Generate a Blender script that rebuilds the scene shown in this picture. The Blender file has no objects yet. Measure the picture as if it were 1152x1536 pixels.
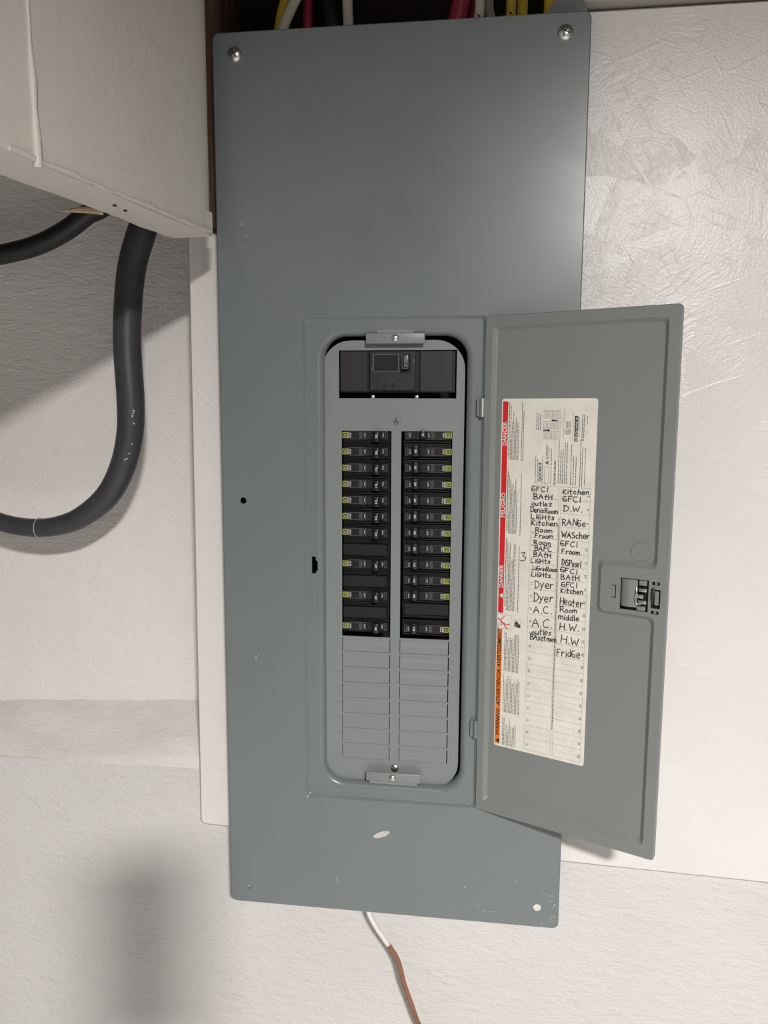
import bpy, bmesh, math, random
from mathutils import Vector, Matrix

random.seed(7)
scene = bpy.context.scene
COL = scene.collection

# ------------------------------------------------------------------ camera
cam_d = bpy.data.cameras.new('camera')
cam_d.sensor_fit = 'VERTICAL'
cam_d.sensor_height = 36.0
cam_d.lens = 1150.0 / 1536.0 * 36.0
cam_d.clip_start = 0.01
cam = bpy.data.objects.new('camera', cam_d)
COL.objects.link(cam)
CAM = Vector((0.28533, -0.81279, -0.38583))
cam.location = CAM
cam.rotation_euler = (math.radians(82.6407), math.radians(-0.2840), math.radians(7.3905))
scene.camera = cam

# ------------------------------------------------------------------ light
LAMP = Vector((0.83, -2.06, 0.45))
world = bpy.data.worlds.new('room_ambience')
scene.world = world
world.use_nodes = True
bg = world.node_tree.nodes['Background']
bg.inputs[0].default_value = (1.0, 0.965, 0.92, 1)
bg.inputs[1].default_value = 0.16

ld = bpy.data.lights.new('ceiling_disc', 'AREA')
ld.shape = 'DISK'
ld.size = 0.22
ld.spread = math.radians(161)
ld.energy = 118.0
ld.color = (1.0, 0.972, 0.94)
lamp = bpy.data.objects.new('ceiling_disc', ld)
COL.objects.link(lamp)
lamp.location = LAMP - Vector((0, 0, 0.012))

vs = scene.view_settings
vs.view_transform = 'Standard'
vs.look = 'None'
vs.gamma = 1.0
vs.use_curve_mapping = False
vs.exposure = 0.0


# ------------------------------------------------------------------ materials
def nt(name):
    m = bpy.data.materials.new(name)
    m.use_nodes = True
    t = m.node_tree
    b = t.nodes['Principled BSDF']
    return m, t, b


def coords(t, scale=(1, 1, 1), rot=(0, 0, 0)):
    c = t.nodes.new('ShaderNodeTexCoord')
    mp = t.nodes.new('ShaderNodeMapping')
    mp.inputs['Scale'].default_value = scale
    mp.inputs['Rotation'].default_value = rot
    t.links.new(c.outputs['Object'], mp.inputs['Vector'])
    return mp.outputs[0]


def noise(t, vec, scale, detail=4, rough=0.55):
    n = t.nodes.new('ShaderNodeTexNoise')
    n.inputs['Scale'].default_value = scale
    n.inputs['Detail'].default_value = detail
    n.inputs['Roughness'].default_value = rough
    t.links.new(vec, n.inputs['Vector'])
    return n.outputs['Fac']


def ramp(t, fac, stops):
    r = t.nodes.new('ShaderNodeValToRGB')
    e = r.color_ramp.elements
    e[0].position, e[0].color = stops[0][0], (*stops[0][1], 1)
    e[1].position, e[1].color = stops[1][0], (*stops[1][1], 1)
    for p, c in stops[2:]:
        x = e.new(p)
        x.color = (*c, 1)
    t.links.new(fac, r.inputs['Fac'])
    return r.outputs['Color']


def bump(t, b, h, strength, dist, prev=None):
    n = t.nodes.new('ShaderNodeBump')
    n.inputs['Strength'].default_value = strength
    n.inputs['Distance'].default_value = dist
    t.links.new(h, n.inputs['Height'])
    if prev is not None:
        t.links.new(prev, n.inputs['Normal'])
    t.links.new(n.outputs[0], b.inputs['Normal'])
    return n.outputs[0]


def plain(name, col, rough=0.5, metal=0.0, spec=0.5):
    m, t, b = nt(name)
    v = coords(t)
    f = noise(t, v, 60, 3)
    c = ramp(t, f, [(0.3, tuple(x * 0.93 for x in col)), (0.7, tuple(min(1, x * 1.05) for x in col))])
    t.links.new(c, b.inputs['Base Color'])
    b.inputs['Roughness'].default_value = rough
    b.inputs['Metallic'].default_value = metal
    b.inputs['Specular IOR Level'].default_value = spec
    return m


def math_node(t, op, a, b=None):
    n = t.nodes.new('ShaderNodeMath')
    n.operation = op
    for i, x in enumerate((a, b)):
        if x is None:
            continue
        if isinstance(x, (int, float)):
            n.inputs[i].default_value = x
        else:
            t.links.new(x, n.inputs[i])
    return n.outputs[0]


def wall_material(name, col, fine=1.0, rough=0.55):
    """painted, parged masonry: a rough brushed-on coat over an uneven wall"""
    m, t, b = nt(name)
    v = coords(t)
    vs_ = coords(t, (0.55, 1, 1.3), (0, 0.35, 0))
    big = noise(t, v, 6, 4)
    mid = noise(t, vs_, 95, 5, 0.6)
    fin = noise(t, vs_, 330, 3, 0.6)
    c = ramp(t, big, [(0.3, tuple(x * 0.95 for x in col)), (0.72, col)])
    t.links.new(c, b.inputs['Base Color'])
    b.inputs['Roughness'].default_value = rough
    h = math_node(t, 'ADD', math_node(t, 'MULTIPLY', mid, 1.0), math_node(t, 'MULTIPLY', fin, 0.55))
    n1 = bump(t, b, noise(t, v, 14, 3), 0.5, 0.004)
    bump(t, b, h, 0.75 * fine, 0.0026, n1)
    return m


def ledge_material(name):
    """rough coat mottled at random between two warm grey tones"""
    m, t, b = nt(name)
    v = coords(t, (0.5, 1, 1.4))
    f = noise(t, v, 16, 6, 0.65)
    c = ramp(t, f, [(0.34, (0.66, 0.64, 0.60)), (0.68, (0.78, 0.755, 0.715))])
    t.links.new(c, b.inputs['Base Color'])
    b.inputs['Roughness'].default_value = 0.65
    n1 = bump(t, b, noise(t, v, 55, 4), 0.45, 0.004)
    bump(t, b, noise(t, v, 260, 4), 0.6, 0.002, n1)
    return m


def osb_material(name, col):
    """flakes of an oriented strand board showing through white paint"""
    m, t, b = nt(name)
    v = coords(t, (1, 0.01, 1))
    b.inputs['Roughness'].default_value = 0.31
    b.inputs['Specular IOR Level'].default_value = 0.6
    # ragged domain so that flake outlines are irregular
    tc = t.nodes.new('ShaderNodeTexCoord')
    wn = t.nodes.new('ShaderNodeTexNoise')
    wn.inputs['Scale'].default_value = 16
    wn.inputs['Detail'].default_value = 3
    t.links.new(tc.outputs['Object'], wn.inputs['Vector'])
    sub = t.nodes.new('ShaderNodeVectorMath')
    sub.operation = 'SUBTRACT'
    t.links.new(wn.outputs['Color'], sub.inputs[0])
    sub.inputs[1].default_value = (.5, .5, .5)
    scl = t.nodes.new('ShaderNodeVectorMath')
    scl.operation = 'SCALE'
    t.links.new(sub.outputs[0], scl.inputs[0])
    scl.inputs['Scale'].default_value = 0.03
    add = t.nodes.new('ShaderNodeVectorMath')
    add.operation = 'ADD'
    t.links.new(tc.outputs['Object'], add.inputs[0])
    t.links.new(scl.outputs[0], add.inputs[1])
    flat_ = t.nodes.new('ShaderNodeVectorMath')
    flat_.operation = 'MULTIPLY'
    t.links.new(add.outputs[0], flat_.inputs[0])
    flat_.inputs[1].default_value = (1, 0, 1)
    hs = None
    for sc, amp in ((17.0, 1.0), (29.0, 0.7)):
        vo = t.nodes.new('ShaderNodeTexVoronoi')
        vo.feature = 'F1'
        vo.inputs['Scale'].default_value = sc
        t.links.new(flat_.outputs[0], vo.inputs['Vector'])
        sep = t.nodes.new('ShaderNodeSeparateColor')
        t.links.new(vo.outputs['Color'], sep.inputs[0])
        # every flake lies at its own angle: turn the grain per cell
        rot = t.nodes.new('ShaderNodeVectorRotate')
        rot.rotation_type = 'Y_AXIS'
        t.links.new(flat_.outputs[0], rot.inputs['Vector'])
        t.links.new(vo.outputs['Position'], rot.inputs['Center'])
        t.links.new(math_node(t, 'MULTIPLY', sep.outputs[0], 3.1416), rot.inputs['Angle'])
        st_ = t.nodes.new('ShaderNodeVectorMath')
        st_.operation = 'MULTIPLY'
        t.links.new(rot.outputs[0], st_.inputs[0])
        st_.inputs[1].default_value = (18, 1, 190)
        fib = noise(t, st_.outputs[0], 1.0, 4, 0.6)
        hh = math_node(t, 'ADD', math_node(t, 'MULTIPLY', sep.outputs[1], 0.9), math_node(t, 'MULTIPLY', math_node(t, 'MULTIPLY', fib, math_node(t, 'POWER', sep.outputs[2], 2.5)), 1.3))
        hh = math_node(t, 'MULTIPLY', hh, amp)
        hs = hh if hs is None else math_node(t, 'MAXIMUM', hs, hh)
    # short straight splinter ridges in several directions
    for k, ang in enumerate((0.35, 1.25, 2.05, 2.75)):
        rv = t.nodes.new('ShaderNodeVectorRotate')
        rv.rotation_type = 'Y_AXIS'
        t.links.new(tc.outputs['Object'], rv.inputs['Vector'])
        rv.inputs['Angle'].default_value = ang
        ml = t.nodes.new('ShaderNodeVectorMath')
        ml.operation = 'MULTIPLY'
        t.links.new(rv.outputs[0], ml.inputs[0])
        ml.inputs[1].default_value = (9 + 2 * k, 0, 120 + 25 * k)
        rid = ramp(t, noise(t, ml.outputs[0], 1.0, 2, 0.4), [(0.64, (0, 0, 0)), (0.72, (1, 1, 1))])
        hs = math_node(t, 'ADD', hs, math_node(t, 'MULTIPLY', rid, 0.11))
    n1 = bump(t, b, hs, 0.55, 0.0020)
    bump(t, b, noise(t, v, 380, 4), 0.28, 0.0010, n1)
    f = noise(t, v, 9, 4)
    c = ramp(t, f, [(0.3, tuple(x * 0.96 for x in col)), (0.7, col)])
    t.links.new(c, b.inputs['Base Color'])
    return m


def panel_material(name, col, rough=0.31):
    """grey baked enamel on sheet steel with faint rub marks and specks"""
    m, t, b = nt(name)
    v = coords(t)
    f = noise(t, v, 7, 5)
    c = ramp(t, f, [(0.35, tuple(x * 0.95 for x in col)), (0.7, col)])
    # pale rubbed spots
    sp = noise(t, coords(t, (1, 1, 1.7)), 26, 5, 0.7)
    msk = ramp(t, sp, [(0.69, (0, 0, 0)), (0.80, (0.35, 0.35, 0.35))])
    mx = t.nodes.new('ShaderNodeMix')
    mx.data_type = 'RGBA'
    t.links.new(msk, mx.inputs[0])
    t.links.new(c, mx.inputs[6])
    mx.inputs[7].default_value = (0.45, 0.46, 0.45, 1)
    t.links.new(mx.outputs[2], b.inputs['Base Color'])
    r = ramp(t, noise(t, v, 12, 5), [(0.3, (rough - .04,) * 3), (0.7, (rough + .05,) * 3)])
    t.links.new(r, b.inputs['Roughness'])
    b.inputs['Specular IOR Level'].default_value = 0.6
    bump(t, b, noise(t, v, 600, 2), 0.03, 0.0005)
    return m


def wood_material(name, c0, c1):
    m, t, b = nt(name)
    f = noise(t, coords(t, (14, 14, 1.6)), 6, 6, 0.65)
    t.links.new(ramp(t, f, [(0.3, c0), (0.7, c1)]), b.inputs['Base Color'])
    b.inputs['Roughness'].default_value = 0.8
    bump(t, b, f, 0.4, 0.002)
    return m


def cable_material(name, col, rough=0.45):
    m, t, b = nt(name)
    v = coords(t)
    f = noise(t, v, 35, 5, 0.7)
    c = ramp(t, f, [(0.30, tuple(x * 0.75 for x in col)), (0.62, col), (0.80, tuple(min(1, x * 1.5 + .02) for x in col))])
    t.links.new(c, b.inputs['Base Color'])
    b.inputs['Roughness'].default_value = rough
    bump(t, b, noise(t, v, 120, 3), 0.15, 0.001)
    return m


GREY = (0.176, 0.200, 0.205)
M = {
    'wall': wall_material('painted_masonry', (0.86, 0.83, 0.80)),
    'wall_low': wall_material('painted_masonry_foot', (0.70, 0.684, 0.666)),  # wall paint darkened to offset the lamp's stronger light low down
    'ledge': ledge_material('painted_rough_ledge'),
    'osb': osb_material('painted_strand_board', (0.80, 0.775, 0.745)),
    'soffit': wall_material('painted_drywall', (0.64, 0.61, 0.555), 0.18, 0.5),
    'header': wall_material('painted_header', (0.42, 0.40, 0.36), 0.25),  # white header board, its shade near the ceiling put into this grey
    'panel': panel_material('grey_enamel', GREY),
    'dead': panel_material('grey_enamel_inner', (0.225, 0.245, 0.245), 0.42),
    'door': panel_material('grey_enamel_door', (0.222, 0.236, 0.231), 0.40),
    'enclosure': plain('dark_enclosure_grey', (0.03, 0.032, 0.033), 0.6),
    'black': plain('black_plastic', (0.009, 0.009, 0.0095), 0.38),
    'black2': plain('black_plastic_handle', (0.013, 0.013, 0.014), 0.32),
    'charcoal': plain('charcoal_plastic', (0.020, 0.020, 0.021), 0.42),
    'slot_shade': plain('recess_shade', (0.006, 0.006, 0.006), 0.7),  # near-black stands for the shade inside slots and holes
    'chrome': plain('zinc_plated_steel', (0.70, 0.70, 0.68), 0.34, 1.0),
    'yellow_print': plain('yellow_green_print', (0.36, 0.38, 0.07), 0.5),
    'white_print': plain('white_print', (0.72, 0.72, 0.70), 0.5),
    'dim_print': plain('grey_print', (0.26, 0.26, 0.26), 0.5),
    'window': plain('smoked_window', (0.075, 0.075, 0.077), 0.2),
    'paper': plain('cream_sticker_paper', (0.80, 0.77, 0.69), 0.5),
    'red': plain('red_ink', (0.68, 0.018, 0.022), 0.45),
    'orange': plain('orange_ink', (0.80, 0.20, 0.02), 0.45),
    'ink': plain('black_ink', (0.012, 0.012, 0.014), 0.45),
    'fine_ink': plain('grey_ink', (0.11, 0.105, 0.10), 0.5),
    'line_ink': plain('light_grey_ink', (0.30, 0.285, 0.265), 0.5),
    'wood': wood_material('bare_stud_wood', (0.045, 0.024, 0.014), (0.13, 0.07, 0.042)),  # stud brown lowered to carry the shade under ceiling and header
    'shaded_wood': wood_material('shade_toned_joist_wood', (0.007, 0.004, 0.003), (0.022, 0.012, 0.009)),  # shade of the open bay is put into this wood colour
    'ceiling': wood_material('joist_ceiling_wood', (0.05, 0.033, 0.022), (0.10, 0.07, 0.045)),
    'floor': wall_material('grey_concrete_floor', (0.50, 0.49, 0.475), 0.4),
    'cable': cable_material('dark_grey_rubber', (0.052, 0.052, 0.060)),
    'cable2': cable_material('black_rubber', (0.014, 0.014, 0.015)),
    'yellow_jacket': cable_material('yellow_jacket', (0.62, 0.40, 0.03)),
    'white_jacket': cable_material('white_jacket', (0.70, 0.65, 0.55)),
    'red_jacket': cable_material('red_jacket', (0.30, 0.012, 0.045)),  # red darkened to carry the shade of the open bay
    'blue_jacket': cable_material('black_blue_jacket', (0.010, 0.012, 0.018)),
    'white_wire': cable_material('white_insulation', (0.85, 0.83, 0.78)),
    'brown_wire': cable_material('brown_insulation', (0.30, 0.13, 0.075)),
    'paintmark': plain('pale_paint_mark', (0.55, 0.55, 0.51), 0.6),
    'gold_wood': wood_material('split_wood_sliver', (0.40, 0.30, 0.17), (0.62, 0.5, 0.32)),
    'lamp_white': plain('white_lamp_trim', (0.8, 0.8, 0.78), 0.4),
    'phone': plain('dark_phone_case', (0.02, 0.02, 0.022), 0.4),
}
lm, lt, lb = nt('lamp_diffuser')
lb.inputs['Base Color'].default_value = (0.8, 0.8, 0.78, 1)
lb.inputs['Emission Color'].default_value = (1, 0.955, 0.9, 1)
lb.inputs['Emission Strength'].default_value = 6.0
M['diffuser'] = lm


# ------------------------------------------------------------------ mesh helpers
def link(name, me, mat, parent=None):
    o = bpy.data.objects.new(name, me)
    COL.objects.link(o)
    if mat is not None and not me.materials:
        me.materials.append(M[mat] if isinstance(mat, str) else mat)
    if parent is not None:
        o.parent = parent
    return o


def finish(bm, name, smooth=None):
    bmesh.ops.recalc_face_normals(bm, faces=bm.faces[:])
    me = bpy.data.meshes.new(name)
    bm.to_mesh(me)
    bm.free()
    if smooth is not None:
        me.set_sharp_from_angle(angle=math.radians(smooth))
        # large flat fills stay flat so that only rolled edges shade round
        me.polygons.foreach_set('use_smooth', [not (len(p.vertices) == 3 and abs(p.normal.y) > 0.99999) for p in me.polygons])
    return me


def obj(name, bm, mat, parent=None, smooth=None):
    return link(name, finish(bm, name, smooth), mat, parent)


def empty(name, loc=(0, 0, 0), rot=(0, 0, 0), parent=None):
    o = bpy.data.objects.new(name, None)
    o.empty_display_size = 0.02
    COL.objects.link(o)
    o.location = loc
    o.rotation_euler = rot
    if parent is not None:
        o.parent = parent
    return o


def tag(o, label=None, cat=None, group=None, kind=None):
    if label:
        o['label'] = label
    if cat:
        o['category'] = cat
    if group:
        o['group'] = group
    if kind:
        o['kind'] = kind
    return o


def add_box(bm, x0, x1, y0, y1, z0, z1, bev=0.0, seg=2):
    r = bmesh.ops.create_cube(bm, size=1.0)
    vsx = r['verts']
    for v in vsx:
        v.co = Vector((x0 + (v.co.x + .5) * (x1 - x0), y0 + (v.co.y + .5) * (y1 - y0), z0 + (v.co.z + .5) * (z1 - z0)))
    if bev > 0:
        es = list({e for v in vsx for e in v.link_edges})
        bmesh.ops.bevel(bm, geom=es, offset=bev, segments=seg, affect='EDGES', profile=0.5)


def box(*a, **k):
    bm = bmesh.new()
    add_box(bm, *a, **k)
    return bm


def rrect(x0, x1, z0, z1, r, n=6):
    """rounded rectangle, anticlockwise seen from -y"""
    pts = []
    for cx, cz, a0 in ((x1 - r, z0 + r, -90), (x1 - r, z1 - r, 0), (x0 + r, z1 - r, 90), (x0 + r, z0 + r, 180)):
        for k in range(n + 1):
            a = math.radians(a0 + 90 * k / n)
            pts.append((cx + r * math.cos(a), cz + r * math.sin(a)))
    return pts


def circle(cx, cz, r, n=20):
    return [(cx + r * math.cos(2 * math.pi * k / n), cz + r * math.sin(2 * math.pi * k / n)) for k in range(n)]


def loop(bm, pts, y):
    vs_ = [bm.verts.new((p[0], y, p[1])) for p in pts]
    es = [bm.edges.new((vs_[i], vs_[(i + 1) % len(vs_)])) for i in range(len(vs_))]
    return vs_, es


def fill(bm, *loops):
    es = [e for l in loops for e in l[1]]
    bmesh.ops.triangle_fill(bm, use_beauty=True, use_dissolve=False, edges=es)


def bridge(bm, a, b):
    A, B_ = a[0], b[0]
    n = len(A)
    for i in range(n):
        j = (i + 1) % n
        bm.faces.new((A[i], A[j], B_[j], B_[i]))


def plate(outer, holes, y0, y1):
    """flat sheet with holes, front face at y0, back face at y1"""
    bm = bmesh.new()
    f = [loop(bm, p, y0) for p in [outer] + holes]
    b = [loop(bm, p, y1) for p in [outer] + holes]
    fill(bm, *f)
    fill(bm, *b)
    for a, c in zip(f, b):
        bridge(bm, a, c)
    return bm


def offset_poly(pts, d):
    """move every edge of a polygon inwards (anticlockwise order) by d"""
    out = []
    n = len(pts)
    for i in range(n):
        p0, p1, p2 = Vector(pts[i - 1]), Vector(pts[i]), Vector(pts[(i + 1) % n])
        e1, e2 = (p1 - p0).normalized(), (p2 - p1).normalized()
        n1, n2 = Vector((-e1.y, e1.x)), Vector((-e2.y, e2.x))
        k = n1 + n2
        out.append(tuple(p1 + k * (d / max(0.2, 0.5 * k.dot(k)))))
    return out


def fillet_poly(pts, rs, n=5):
    out = []
    m = len(pts)
    for i in range(m):
        p0, p1, p2 = Vector(pts[i - 1]), Vector(pts[i]), Vector(pts[(i + 1) % m])
        r = rs[i] if isinstance(rs, (list, tuple)) else rs
        a, b = (p0 - p1).normalized(), (p2 - p1).normalized()
        for k in range(n + 1):
            t = k / n
            q0, q1 = p1 + a * r, p1 + b * r
            # quadratic arc through the corner
            q = q0 * (1 - t) ** 2 + p1 * 2 * t * (1 - t) + q1 * t ** 2
            out.append(tuple(q))
    return out


def add_tube(bm, path, radii, n=14, cap=True, sub=6, flat=1.0):
    P = [Vector(p) for p in path]
    if sub > 1:
        Q, RR = [], []
        for i in range(len(P) - 1):
            p0, p1, p2, p3 = P[max(i - 1, 0)], P[i], P[i + 1], P[min(i + 2, len(P) - 1)]
            r1 = radii[i] if isinstance(radii, (list, tuple)) else radii
            r2 = radii[i + 1] if isinstance(radii, (list, tuple)) else radii
            for k in range(sub):
                t = k / sub
                Q.append(0.5 * (2 * p1 + (p2 - p0) * t + (2 * p0 - 5 * p1 + 4 * p2 - p3) * t * t + (3 * p1 - p0 - 3 * p2 + p3) * t ** 3))
                RR.append(r1 + (r2 - r1) * t)
        Q.append(P[-1])
        RR.append(radii[-1] if isinstance(radii, (list, tuple)) else radii)
    else:
        Q = P
        RR = list(radii) if isinstance(radii, (list, tuple)) else [radii] * len(P)
    rings = []
    up = Vector((0, 1, 0))
    for i, p in enumerate(Q):
        d = (Q[min(i + 1, len(Q) - 1)] - Q[max(i - 1, 0)]).normalized()
        a = d.cross(up)
        if a.length < 1e-4:
            a = d.cross(Vector((1, 0, 0)))
        a.normalize()
        b = a.cross(d).normalized()
        rings.append([bm.verts.new(p + a * (RR[i] * math.cos(2 * math.pi * k / n)) + b * (RR[i] * flat * math.sin(2 * math.pi * k / n))) for k in range(n)])
    for r0, r1 in zip(rings, rings[1:]):
        for k in range(n):
            bm.faces.new((r0[k], r0[(k + 1) % n], r1[(k + 1) % n], r1[k]))
    if cap:
        bm.faces.new(rings[0][::-1])
        bm.faces.new(rings[-1])


def tube(*a, **k):
    bm = bmesh.new()
    add_tube(bm, *a, **k)
    return bm


def dome(cx, cz, y, r, h, n=20, rings=5):
    """pan screw head standing on plane y, bulging towards -y"""
    bm = bmesh.new()
    prev = None
    for k in range(rings + 1):
        a = math.pi / 2 * k / rings
        rr, yy = r * math.cos(a), y - h * math.sin(a)
        if k == rings:
            c = bm.verts.new((cx, yy, cz))
            for i in range(n):
                bm.faces.new((prev[i], prev[(i + 1) % n], c))
        else:
            cur = [bm.verts.new((cx + rr * math.cos(2 * math.pi * i / n), yy, cz + rr * math.sin(2 * math.pi * i / n))) for i in range(n)]
            if prev:
                for i in range(n):
                    bm.faces.new((prev[i], prev[(i + 1) % n], cur[(i + 1) % n], cur[i]))
            prev = cur
    return bm


def cross_slot(cx, cz, y, r, ang, w):
    bm = bmesh.new()
    for a in (ang, ang + math.pi / 2):
        d = Vector((math.cos(a), 0, math.sin(a)))
        s = Vector((-math.sin(a), 0, math.cos(a))) * w
        c = Vector((cx, y, cz))
        q = [c - d * r - s, c + d * r - s, c + d * r + s, c - d * r + s]
        top = [bm.verts.new(p) for p in q]
        bot = [bm.verts.new(p + Vector((0, r * .6, 0))) for p in q]
        bm.faces.new(top)
        for i in range(4):
            bm.faces.new((top[i], top[(i + 1) % 4], bot[(i + 1) % 4], bot[i]))
    return bm


# flat printing: text outlines are gathered into one mesh per colour
_cache = {}


def glyphs(s, bold=False):
    key = (s, bold)
    if key not in _cache:
        cu = bpy.data.curves.new('t', 'FONT')
        cu.body = s
        cu.size = 1.0
        cu.resolution_u = 2
        cu.fill_mode = 'FRONT'
        if bold:
            cu.offset = 0.022
        o = bpy.data.objects.new('t', cu)
        COL.objects.link(o)
        bpy.context.view_layer.update()
        me = o.evaluated_get(bpy.context.evaluated_depsgraph_get()).to_mesh()
        vsx = [v.co.copy() for v in me.vertices]
        fs = [tuple(p.vertices) for p in me.polygons]
        bpy.data.objects.remove(o)
        bpy.data.curves.remove(cu)
        xs = [v.x for v in vsx] or [0, 1]
        _cache[key] = ([(v.x - min(xs), v.y) for v in vsx], fs, max(xs) - min(xs))
    return _cache[key]


class Print:
    """flat ink: quads, strokes and lettering at depth y in the local xz plane"""

    def __init__(self, y):
        self.y, self.v, self.f = y, [], []

    def poly(self, pts):
        n = len(self.v)
        self.v += [(p[0], self.y, p[1]) for p in pts]
        self.f.append(tuple(range(n, n + len(pts))))

    def rect(self, x0, x1, z0, z1):
        self.poly([(x0, z0), (x1, z0), (x1, z1), (x0, z1)])

    def frame(self, x0, x1, z0, z1, w):
        self.rect(x0, x1, z0, z0 + w)
        self.rect(x0, x1, z1 - w, z1)
        self.rect(x0, x0 + w, z0, z1)
        self.rect(x1 - w, x1, z0, z1)

    def text(self, s, x, z, size, rot=0, width=None, bold=False, shear=0.0):
        """left end of the base line at x, z; rot in degrees; width squeezes the word to fit"""
        vv, ff, w = glyphs(s, bold)
        sx = size if width is None else width / w
        c, q = math.cos(math.radians(rot)), math.sin(math.radians(rot))
        n = len(self.v)
        for a, b in vv:
            a, b = a * sx + b * size * shear, b * size
            self.v.append((x + a * c - b * q, self.y, z + a * q + b * c))
        self.f += [tuple(i + n for i in f) for f in ff]

    def stroke(self, pts, w):
        P = [Vector(p) for p in pts]
        L, R_ = [], []
        for i, p in enumerate(P):
            d = P[min(i + 1, len(P) - 1)] - P[max(i - 1, 0)]
            if d.length < 1e-9:
                d = Vector((1, 0))
            d.normalize()
            nn = Vector((-d.y, d.x)) * w / 2
            e = -d * w * .3 if i == 0 else (d * w * .3 if i == len(P) - 1 else Vector((0, 0)))
            L.append(p + nn + e)
            R_.append(p - nn + e)
        for i in range(len(P) - 1):
            self.poly([L[i], L[i + 1], R_[i + 1], R_[i]])

    def build(self, name, mat, parent, stuff=False):
        me = bpy.data.meshes.new(name)
        me.from_pydata(self.v, [], self.f)
        me.update()
        o_ = link(name, me, mat, parent)
        if stuff:
            o_['kind'] = 'stuff'
        return o_


# ================================================================== THE SETTING
OSB_Y, WALL_Y, LOW_Y = 0.032, 0.107, 0.046


def struct(o):
    o['kind'] = 'structure'
    return o


# upper wall left of the board, set back
struct(obj('wall_back', box(-3.0, -0.02, WALL_Y, WALL_Y + 0.1, -0.78, 0.5), 'wall'))
# lower wall, with the pocket that holds the panel enclosure
bm = bmesh.new()
pr = [(-3.0, LOW_Y), (0.03, LOW_Y), (0.03, 0.125), (0.35, 0.125), (0.35, LOW_Y), (3.0, LOW_Y), (3.0, 0.2), (-3.0, 0.2)]


def prism_z(bm, prof, z0, z1):
    a = [bm.verts.new((x, y, z0)) for x, y in prof]
    b = [bm.verts.new((x, y, z1)) for x, y in prof]
    bm.faces.new(a[::-1])
    bm.faces.new(b)
    for i in range(len(prof)):
        j = (i + 1) % len(prof)
        bm.faces.new((a[i], a[j], b[j], b[i]))


prism_z(bm, pr, -0.94, -0.86)
prism_z(bm, [(-3.0, LOW_Y), (3.0, LOW_Y), (3.0, 0.2), (-3.0, 0.2)], -1.85, -0.94)
prism_z(bm, [(-3.0, LOW_Y), (-0.035, LOW_Y), (-0.035, 0.2), (-3.0, 0.2)], -0.86, -0.822)
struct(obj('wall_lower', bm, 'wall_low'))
# sloping ledge between the two
bm = bmesh.new()
nx = 60
rows = []
for i in range(nx + 1):
    x = -3.0 + (2.965) * i / nx if i < 20 else -1.2 + 1.165 * (i - 20) / (nx - 20)
    s = (x + 0.055) / 0.3 if x > -0.6 else -1.8
    zt = -0.764 + 0.016 * s + random.uniform(-.0012, .0012)
    zb = -0.811 + 0.009 * s + random.uniform(-.0015, .0015)
    rows.append([bm.verts.new(p) for p in ((x, WALL_Y + .004, zt + .012), (x, WALL_Y - .006, zt), (x, 0.076 + random.uniform(-.002, .002), (zt + zb) / 2 + .004),
                                           (x, LOW_Y + .006, zb + .004), (x, LOW_Y - .0006, zb - .006), (x, LOW_Y + .01, zb - .03))])
for a, b in zip(rows, rows[1:]):
    for k in range(5):
        bm.faces.new((a[k], b[k], b[k + 1], a[k + 1]))
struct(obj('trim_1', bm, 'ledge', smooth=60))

# the board, one sheet cut round the panel
bm = bmesh.new()
out = [(-0.0486, -0.886), (0.39, -0.899), (3.0, -0.975), (3.0, 0.0172), (0.372, 0.0152), (0.372, -0.80), (0.012, -0.80), (0.012, -0.19), (-0.0449, -0.19)]
out2 = fillet_poly(out, [0.008, .002, .002, .002, .002, .004, .004, .003, .003], 4)
in2 = fillet_poly(offset_poly(out, 0.0025), [0.006, .002, .002, .002, .002, .004, .004, .003, .003], 4)
a, b, c = loop(bm, in2, OSB_Y), loop(bm, out2, OSB_Y + .003), loop(bm, out2, OSB_Y + .0145)
fill(bm, a)
bridge(bm, a, b)
bridge(bm, b, c)
fill(bm, c)
osb = obj('strand_board', bm, 'osb', smooth=50)
tag(osb, 'white painted strand board sheet on the wall behind the grey panel', 'board')

# header board above the sheet, right of the opening
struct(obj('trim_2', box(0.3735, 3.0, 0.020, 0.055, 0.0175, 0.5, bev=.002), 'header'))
# stud and blocking around the open bay above the panel
struct(obj('trim_3', box(-0.052, -0.002, 0.030, 0.105, -0.185, 0.5, bev=.002), 'wood'))
struct(obj('wall_cavity', box(-0.02, 0.40, 0.118, 0.15, -0.1, 0.5), 'shaded_wood'))
struct(obj('ceiling', box(-3.0, 3.0, -4.5, 0.2, 0.5, 0.55), 'ceiling'))
struct(obj('floor', box(-3.0, 3.0, -4.5, 0.2, -1.9, -1.85), 'floor'))

# boxed bulkhead coming out from the wall at the left
DIRX, DIRY = -0.196, -0.9806
BX, BY, BZ = 0.0100, -0.031, -0.208


def bulk(s, t, z):
    """s along the bulkhead away from the wall, t across it to the left"""
    return (BX + DIRX * s + DIRY * t, BY + DIRY * s - DIRX * t, z)


bulkhead = empty('wall_left', (0, 0, 0))
struct(bulkhead)
bulkhead['label'] = 'white painted drywall bulkhead jutting out above the thick cable'
bm = bmesh.new()
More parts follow.
